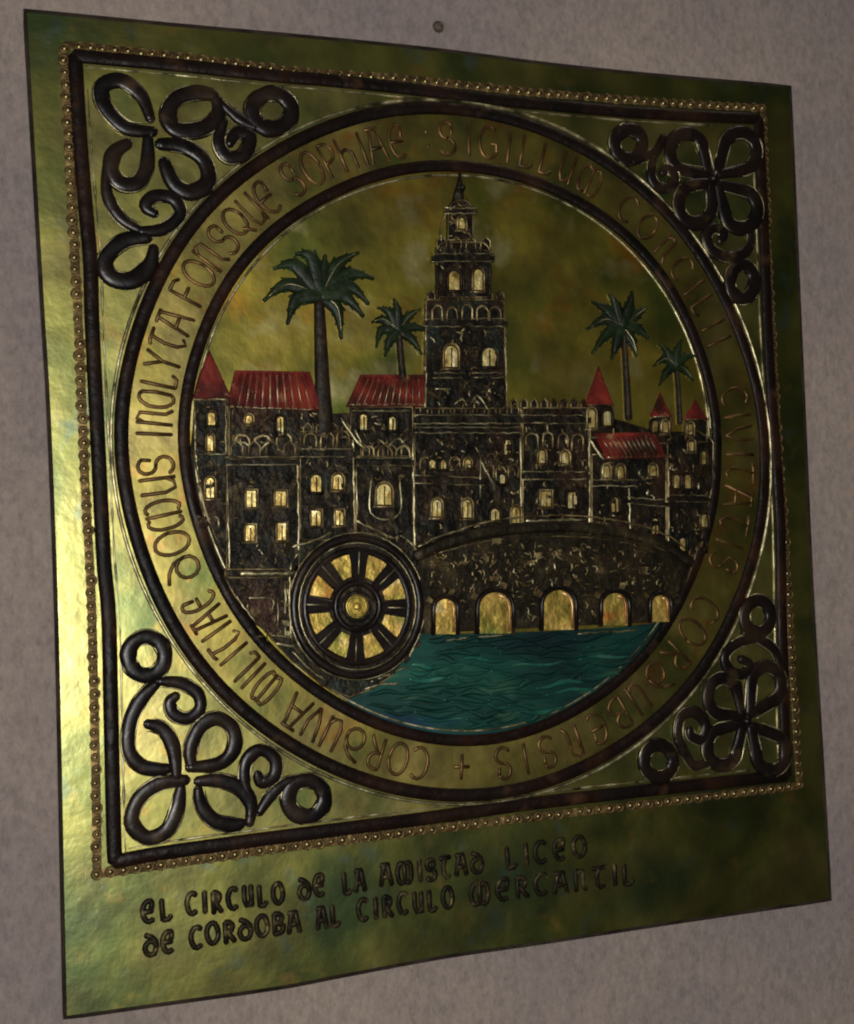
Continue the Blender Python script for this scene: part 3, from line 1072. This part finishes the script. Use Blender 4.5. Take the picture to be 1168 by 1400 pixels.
for b_, x_, y0_, y1_, h_, s_ in ((bA, 317, 646, 778, .0052, 1), (bA, 404, 646, 750, .0052, -1), (bB, 478, 632, 715, .0046, -1), (bB, 414, 632, 715, .0046, 1),
                                 (bC, 493, 642, 720, .0050, 1), (bC, 560, 642, 745, .0050, -1), (tw, 587, 450, 555, .0060, 1), (tw, 688, 450, 555, .0060, -1),
                                 (bE, 718, 660, 715, .0046, 1), (bE, 800, 660, 715, .0046, -1), (bD, 572, 665, 735, .0042, 1), (bF, 870, 695, 740, .0042, 1)):
    quoins(b_, x_, y0_, y1_, h_, s_)
rubble(bA, 322, 744, 398, 774, 14, .0052)
rubble(bA, 354, 650, 374, 740, 8, .0052)
rubble(bD, 575, 598, 705, 622, 22, .0042)
rubble(bD, 580, 715, 700, 732, 14, .0042)
rubble(tw, 630, 455, 656, 545, 16, .0060)
rubble(w1, 322, 566, 430, 596, 14, .0038)
rubble(bE, 724, 665, 800, 705, 8, .0046)
rubble(bF, 815, 670, 900, 725, 16, .0042)
rubble(bG, 918, 690, 950, 780, 12, .0038)
rubble(t1, 272, 630, 305, 720, 10, .0044)


def carving(parent, boxes, h):
    """small chased strokes, too fine to pick apart singly: one part"""
    mb = MB()
    for x0, y0, x1, y1, n in boxes:
        for _ in range(n):
            x, y = random.uniform(x0, x1), random.uniform(y0, y1)
            a, l = random.choice((0, .3, 1.57, 1.57, 2.2, .9)) + random.uniform(-.25, .25), random.uniform(4, 11)
            d = np.array([math.cos(a), math.sin(a)])
            n_ = np.array([-d[1], d[0]]) * random.uniform(-3.5, 3.5)
            pts = [np.array((x, y)) - d * l / 2, np.array((x, y)) + n_, np.array((x, y)) + d * l / 2]
            P = catmull(LL(pts, h), 3)
            mb.tube(P, np.array([.5, .9, 1.1, 1.2, 1.0, .8, .4][:len(P)]) * random.uniform(.8, 1.5) * mpp(x, y), random.uniform(.0006, .0013), h - .0002, k=3, mi=0 if random.random() < .85 else 1)
    o = mb.build('carving', [M_bronze, M_gilt], parent)
    o['kind'] = 'stuff'


carving(tw, [(590, 450, 686, 470, 16), (590, 520, 688, 556, 34), (634, 470, 652, 512, 8)], .0060)
carving(bt, [(600, 340, 670, 350, 10), (602, 362, 668, 366, 5)], .0066)
carving(bl, [(614, 278, 646, 325, 12)], .0060)
carving(bD, [(572, 598, 710, 650, 60), (572, 668, 710, 690, 14), (572, 716, 700, 736, 20)], .0042)
carving(bE, [(718, 584, 804, 648, 40), (718, 660, 804, 712, 14)], .0046)
carving(bF, [(812, 632, 908, 735, 44)], .0042)
carving(bG, [(916, 604, 972, 680, 26), (916, 690, 955, 780, 20)], .0038)
carving(bA, [(314, 648, 404, 668, 10), (316, 745, 402, 776, 18)], .0052)
carving(bB, [(414, 592, 482, 616, 18), (414, 630, 482, 645, 8), (414, 680, 482, 695, 5)], .0046)
carving(bC, [(492, 640, 560, 655, 10), (492, 710, 560, 745, 16)], .0050)
carving(w1, [(316, 562, 434, 620, 34)], .0038)
carving(w2, [(482, 562, 562, 615, 26)], .0036)
carving(t1, [(268, 552, 306, 720, 26)], .0044)
# battlements on the left house and the mid range
for b_, x0_, x1_, y_, st_, h_, hh_ in ((bA, 312, 408, 622, 24, .0050, 20), (bB, 412, 482, 592, 18, .0044, 14), (bC, 490, 564, 622, 19, .0046, 14), (bD, 572, 712, 562, 16, .0044, 10)):
    crenels(b_, x0_, x1_, y_, st_, h_, hh_)

# ------------------------------------------------------------------ bridge
BH = 0.0058
arches = [(609, 843, 28, 48), (677, 838, 44, 56), (764, 834, 42, 54), (841, 833, 34, 44), (903, 832, 24, 36)]
btop = [(570, 752), (605, 737), (640, 726), (680, 718), (720, 714), (760, 712), (800, 713), (840, 718), (880, 727), (915, 740), (945, 762)]
bbot = [(926, 815), (905, 850), (580, 866)]
bridge = block('bridge', btop + bbot, BH, M_bridge)
par = MB()
par.tube(catmull(LL([(x, y + 8) for x, y in btop], BH), 3), 8 * mpp(760, 720), 0.0030, BH - .0006, prof=BAR)
par.build('parapet', M_bridge, bridge)
line(bridge, [(572, 747), (605, 732), (640, 721)], 1.8, BH + .0004)
line(bridge, [(572, 760), (605, 746), (640, 736), (680, 729), (720, 726)], 1.4, BH + .0012)
line(bridge, [(720, 726), (760, 724), (800, 726), (840, 731), (880, 741), (912, 754)], 1.4, BH + .0012, matl=M_bronze)
line(bridge, [(640, 720), (680, 711), (720, 707), (760, 705), (800, 706), (840, 711), (880, 720), (915, 733), (940, 752)], 1.5, BH + .0006, matl=M_bronze)
line(bridge, [(600, 756), (640, 745), (680, 738), (760, 733), (840, 739), (900, 757)], 1.1, BH + .0002, matl=M_bronze)
for cx, cy, w, hh in arches:
    mb = MB()
    mb.prism(LL(archpts(cx, cy, w, hh, 10), BH), BH - .0004, BH + .0006, 0.0, mi=0)
    inner = archpts(cx, cy, w - 6, hh - 6, 10)
    mb.tube(LL(inner[7:], BH), 2.0 * mpp(cx, cy), .0016, BH + .0004, k=4, mi=1)  # right inner edge only: light from the left painted as a brighter line
    mb.tube(LL(archpts(cx, cy - 2, w + 5, hh + 4, 10), BH), 3.4 * mpp(cx, cy), .0030, BH - .0004, k=6, mi=2)
    mb.build('arch_opening', [M_arch, M_lit_edge, M_dark], bridge)
    rr = w / 2 + 6
    top = cy - hh / 2 + w / 2
    nv = 9
    for i in range(nv):
        a0, a1 = math.pi * i / nv + .04, math.pi * (i + 1) / nv - .04
        q = [(cx - (w / 2 + 7) * math.cos(a0), top - (w / 2 + 7) * math.sin(a0)), (cx - (w / 2 + 16) * math.cos(a0), top - (w / 2 + 16) * math.sin(a0)),
             (cx - (w / 2 + 16) * math.cos(a1), top - (w / 2 + 16) * math.sin(a1)), (cx - (w / 2 + 7) * math.cos(a1), top - (w / 2 + 7) * math.sin(a1))]
        v = MB()
        v.prism(LL(q, BH), BH - .0004, BH + .0016, .0005)
        v.build('voussoir', M_bronze if i % 4 == 1 else M_bridge, bridge)


def in_poly(x, y, P):
    r = False
    for i in range(len(P)):
        x0, y0 = P[i]
        x1, y1 = P[i - 1]
        if (y0 > y) != (y1 > y) and x < (x1 - x0) * (y - y0) / (y1 - y0) + x0:
            r = not r
    return r


carving(bridge, [(590, 756, 640, 810, 34), (640, 744, 880, 800, 130), (700, 800, 735, 850, 20), (790, 800, 818, 848, 14), (865, 770, 920, 815, 18), (632, 800, 648, 850, 8)], BH + .0012)
region = [(x, y + 18) for x, y in btop] + bbot
for row in range(12):
    y = 738 + row * 10.5
    x = 578 + random.uniform(0, 8)
    while x < 930:
        w = random.uniform(9, 17)
        hh = random.uniform(6.5, 8.5)
        cx, cy = x + w / 2, y + random.uniform(-1.5, 1.5)
        ok = in_poly(cx, cy, region) and in_poly(cx - w / 2, cy, region) and in_poly(cx + w / 2, cy + 4, region)
        for ax, ay, aw, ah in arches:
            if abs(cx - ax) < aw / 2 + w / 2 + 12 and cy > ay - ah / 2 - 18:
                ok = False
        if ok:
            s = MB()
            j = lambda: random.uniform(-1.6, 1.6)
            s.prism(LL([(cx - w / 2 + j(), cy - hh / 2 + j()), (cx + w / 2 + j(), cy - hh / 2 + j()), (cx + w / 2 + j(), cy + hh / 2 + j()), (cx - w / 2 + j(), cy + hh / 2 + j())], BH),
                    BH - .0004, BH + random.uniform(.0005, .0016), .0004)
            s.build('stone', M_bronze if random.random() < .05 else M_bridge, bridge)
        x += w + 2.2

# ------------------------------------------------------------------ river
wpoly = [(575, 866), (640, 866), (740, 863), (840, 858), (908, 850)]
p = []
for t in np.linspace(ang(908, 850), ang(470, 962), 24):
    p.append(RC + (rad(CI, t) - .003) * np.array([math.cos(t), math.sin(t)]))
Wp = np.vstack([LL(wpoly), np.array(p), LL([(476, 950), (505, 934), (535, 922), (556, 898), (566, 872)])])
mb = MB()
mb.prism(Wp, H0, 0.0026, 0.0)
river = mb.build('river', M_water, plaque)
wbound = wpoly + [(890, 875), (850, 925), (790, 965), (720, 992), (640, 1000), (560, 990), (480, 960), (520, 936), (566, 905)]
for row in range(14):
    y = 874 + row * 9.2
    x = 470 + random.uniform(0, 40)
    while x < 900:
        ln = random.uniform(28, 75)
        pts = [(x + ln * t, y + 2.6 * math.sin(t * 6 + row) + random.uniform(-1, 1) - 6 * t * (x > 700)) for t in np.linspace(0, 1, 5)]
        if all(in_poly(a, b, wbound) for a, b in pts):
            mb = MB()
            P = catmull(LL(pts, .003), 3)
            w = np.sin(np.linspace(.15, math.pi - .15, len(P))) * random.uniform(2.2, 5.5) * mpp(640, 920)
            mb.tube(P, w, random.uniform(.0010, .0024), .0023, k=6)
            mb.build('wave', M_foam if random.random() < .22 else M_water, river)
        x += ln * random.uniform(.75, 1.1)
for pts in ([(508, 932), (530, 922), (556, 912)], [(560, 900), (566, 884), (568, 868)], [(500, 942), (520, 936), (545, 935)], [(600, 876), (640, 872), (690, 868)], [(790, 866), (830, 864), (870, 862)]):
    line(river, pts, 1.6, .0032, 'foam_line')

# ------------------------------------------------------------------ water wheel and the mill beside it
WC = (489, 829)
wh = MB()
wh.prism(LL([(WC[0] + 90 * math.cos(t), WC[1] + 98 * math.sin(t)) for t in np.linspace(0, 2 * math.pi, 32, endpoint=False)], .006), H0, .0060, .0008)
wheel = wh.build('water_wheel', M_stone, plaque)


def ell(rx, ry, n=40):
    return LL([(WC[0] + rx * math.cos(t), WC[1] + ry * math.sin(t)) for t in np.linspace(0, 2 * math.pi, n, endpoint=False)], .007)


px = mpp(*WC)
MB().tube(ell(86, 94), 6 * px, .0030, .0055, k=6, closed=True).build('rim', M_dark, wheel)
MB().tube(ell(71, 77), 5.0 * px, .0024, .0055, k=6, closed=True).build('rim', M_dark, wheel)
MB().tube(ell(80, 87), 1.0 * px, .0012, .0060, k=4, closed=True).build('gilt_edge', M_gilt, wheel)
MB().tube(ell(93, 101), 1.0 * px, .0012, .0046, k=4, closed=True).build('gilt_edge', M_gilt, wheel)
MB().tube(ell(30, 32), 4.5 * px, .0034, .0058, k=6, closed=True).build('hub_ring', M_dark, wheel)
hb = MB()
hb.dome(L(WC[0], WC[1], .007), 18 * px, .0007, .0058, seg=16, rings=2)
hb.tube(ell(12, 13, 16), 2.2 * px, .0012, .0063, k=4, closed=True)
hb.dome(L(WC[0], WC[1], .007), 6 * px, .0016, .0062, seg=10, rings=3)
hub = hb.build('hub', M_arch, wheel)
MB().tube(ell(20, 21), 1.4 * px, .0016, .0070, k=4, closed=True).build('hub_ring', M_dark, wheel)
for i in range(8):
    a = math.radians(45 * i + 2)
    d = np.array([math.cos(a), math.sin(a) * 1.06])
    # gilt bay between two spokes
    b0, b1 = a + .20, a + math.pi / 4 - .20
    bay = []
    for t in np.linspace(b0 - .02, b1 + .02, 5):
        bay.append((WC[0] + 67 * math.cos(t), WC[1] + 72 * math.sin(t)))
    for t in np.linspace(b1 - .04, b0 + .04, 3):
        bay.append((WC[0] + 39 * math.cos(t), WC[1] + 41 * math.sin(t)))
    mb = MB()
    mb.prism(LL(bay, .0064), .0058, .0064, .0002)
    mb.build('gilt_bay', M_arch, wheel)
    nrm = np.array([-d[1], d[0]])
    sp = [WC + d * 33 - nrm * 6, WC + d * 74 - nrm * 14, WC + d * 74 + nrm * 14, WC + d * 33 + nrm * 6]
    mb = MB()
    mb.prism(LL(sp, .0075), .0058, .0076, .0007)
    mb.build('spoke', M_dark, wheel)
    mb = MB()
    mb.tube(LL([WC + d * 42 + nrm * 0, WC + d * 70 + nrm * 0], .0078), .9 * px, .0007, .0075, k=4)
    mb.build('gilt_edge', M_gilt, wheel)
for i in range(24):
    a = 2 * math.pi * i / 24
    pts = [(WC[0] + r * math.cos(a + s), WC[1] + r * 1.08 * math.sin(a + s)) for r, s in ((88, -.05), (99, -.04), (99, .04), (88, .05))]
    mb = MB()
    mb.prism(LL(pts, .005), H0, .0052, .0004)
    mb.build('paddle', M_stone, wheel)
for pts in ([(400, 748), (432, 738), (452, 729)], [(487, 712), (512, 724), (540, 737)], [(548, 732), (562, 742), (574, 757)], [(398, 770), (396, 820), (398, 870)],
            [(404, 762), (410, 752)], [(566, 868), (552, 896), (530, 915)], [(400, 890), (420, 912), (445, 930)]):
    line(wheel, pts, 2.0, .0056)
mill = block('mill_wall', [(306, 788), (400, 788), (400, 880), (430, 925), (400, 905), (350, 850), (322, 818)], 0.0046)
for k in range(34):
    x, y = random.uniform(315, 398), random.uniform(795, 900)
    if in_poly(x - 8, y + 5, [(306, 788), (400, 788), (400, 880), (430, 925), (400, 905), (350, 850), (322, 818)]):
        w, hh = random.uniform(8, 16), random.uniform(7, 10)
        mb = MB()
        mb.prism(LL(rect(x - w / 2, y - hh / 2, x + w / 2, y + hh / 2), .005), .0040, .0046 + random.uniform(.0006, .0016), .0005)
        mb.build('stone', M_gilt if random.random() < .12 else M_stone, mill)
carving(mill, [(330, 795, 398, 835, 22), (355, 835, 398, 880, 18)], .0050)
for pts in ([(336, 818), (372, 818), (372, 836)], [(380, 820), (380, 860)], [(390, 800), (390, 870)], [(322, 812), (345, 845), (372, 872)], [(372, 868), (396, 872)], [(378, 880), (402, 884)]):
    line(mill, pts, 1.8, .0048)

block('river_bank', [(400, 880), (440, 915), (500, 930), (540, 922), (512, 942), (478, 955), (440, 938), (405, 905)], 0.0034)

# ------------------------------------------------------------------ palms


def palm(crown, tips, trunk, tw0, tw1, fw, h=0.0062):
    tr = MB()
    P = catmull(LL(trunk, h), 5)
    ws = np.linspace(tw0, tw1, len(P)) * mpp(*crown)
    tr.tube(P, ws, h - H0, H0, k=8)
    root = tr.build('palm_trunk', M_trunk, plaque)
    for i, (mid, tip) in enumerate(tips):
        mb = MB()
        P = catmull(LL([crown, mid, tip], h), 7)
        n = len(P)
        t = np.linspace(0, 1, n)
        w = fw * 1.25 * (0.45 + 0.75 * np.sin(np.pi * np.minimum(t * 1.15 + .05, 1)) ** .8) * (1 - .45 * t) * mpp(*crown)
        lift = .0004 * (i % 4)
        mb.tube(P, w, .0030, H0 + .001 + lift, k=6)
        # saw-edged leaflets
        tg = np.gradient(P, axis=0)
        tg /= np.linalg.norm(tg, axis=1)[:, None]
        nr = np.c_[-tg[:, 1], tg[:, 0]]
        for q in range(4, n - 2, 3):
            for s in (-1, 1):
                a = P[q] + nr[q] * s * w[q] * .6
                b = P[q] + nr[q] * s * w[q] * 1.06 + tg[q] * w[q] * .8
                mb.tube(np.array([a, b]), np.array([w[q] * .42, w[q] * .12]), .0016, H0 + .0008 + lift, k=3)
        f = mb.build('frond', M_palm, root)
        mv = MB()
        mv.tube(P[1:-2], .0005, .0006, H0 + .0037 + lift, k=3)
        mv.build('midrib', M_gilt if i % 4 == 0 else M_palm, f)
    cb = MB()
    cb.dome(L(*crown, h), fw * 1.5 * mpp(*crown), .005, H0, seg=9)
    cb.build('crown_boss', M_palm, root)


palm((440, 404), [((395, 388), (362, 410)), ((406, 362), (376, 366)), ((428, 352), (406, 346)), ((408, 408), (394, 442)), ((462, 362), (492, 344)),
                  ((478, 374), (512, 380)), ((478, 390), (505, 415)), ((472, 404), (498, 432)), ((462, 420), (468, 462)), ((444, 372), (446, 348))],
     [(438, 410), (440, 460), (443, 530), (447, 590)], 7, 13, 8.5)
palm((546, 452), [((526, 436), (510, 440)), ((524, 450), (516, 474)), ((534, 426), (518, 420)), ((545, 425), (540, 408)), ((560, 432), (576, 422)),
                  ((566, 446), (588, 452)), ((564, 462), (578, 484)), ((534, 466), (528, 486))],
     [(547, 455), (550, 490), (553, 518)], 4.5, 5.5, 5.5)
palm((852, 446), [((830, 436), (804, 450)), ((834, 424), (812, 412)), ((846, 420), (836, 402)), ((862, 420), (866, 398)), ((872, 430), (886, 420)),
                  ((874, 448), (888, 462)), ((832, 456), (812, 482)), ((846, 466), (838, 490)), ((866, 464), (872, 486))],
     [(854, 450), (858, 500), (862, 572)], 3.6, 5.5, 6.5)
palm((926, 500), [((912, 490), (896, 500)), ((916, 482), (904, 470)), ((928, 480), (934, 464)), ((938, 488), (952, 486)), ((938, 504), (950, 520)), ((914, 508), (904, 526))],
     [(927, 504), (930, 540), (932, 578)], 3, 4, 5)

# ------------------------------------------------------------------ small things on the wall
nb = MB()
c = L(600, 36, -T)
nb.dome(c, .0055, .004, -T - .001, seg=12)
nb.dome(c + np.array([.001, .001]), .0028, .0065, -T - .001, seg=10)
nail = nb.build('nail', M_rust, None)
nail.location = (0, 0, ROOT_U)
nail['label'] = 'small dark nail head in the bare wall above the plaque'
nail['category'] = 'nail'
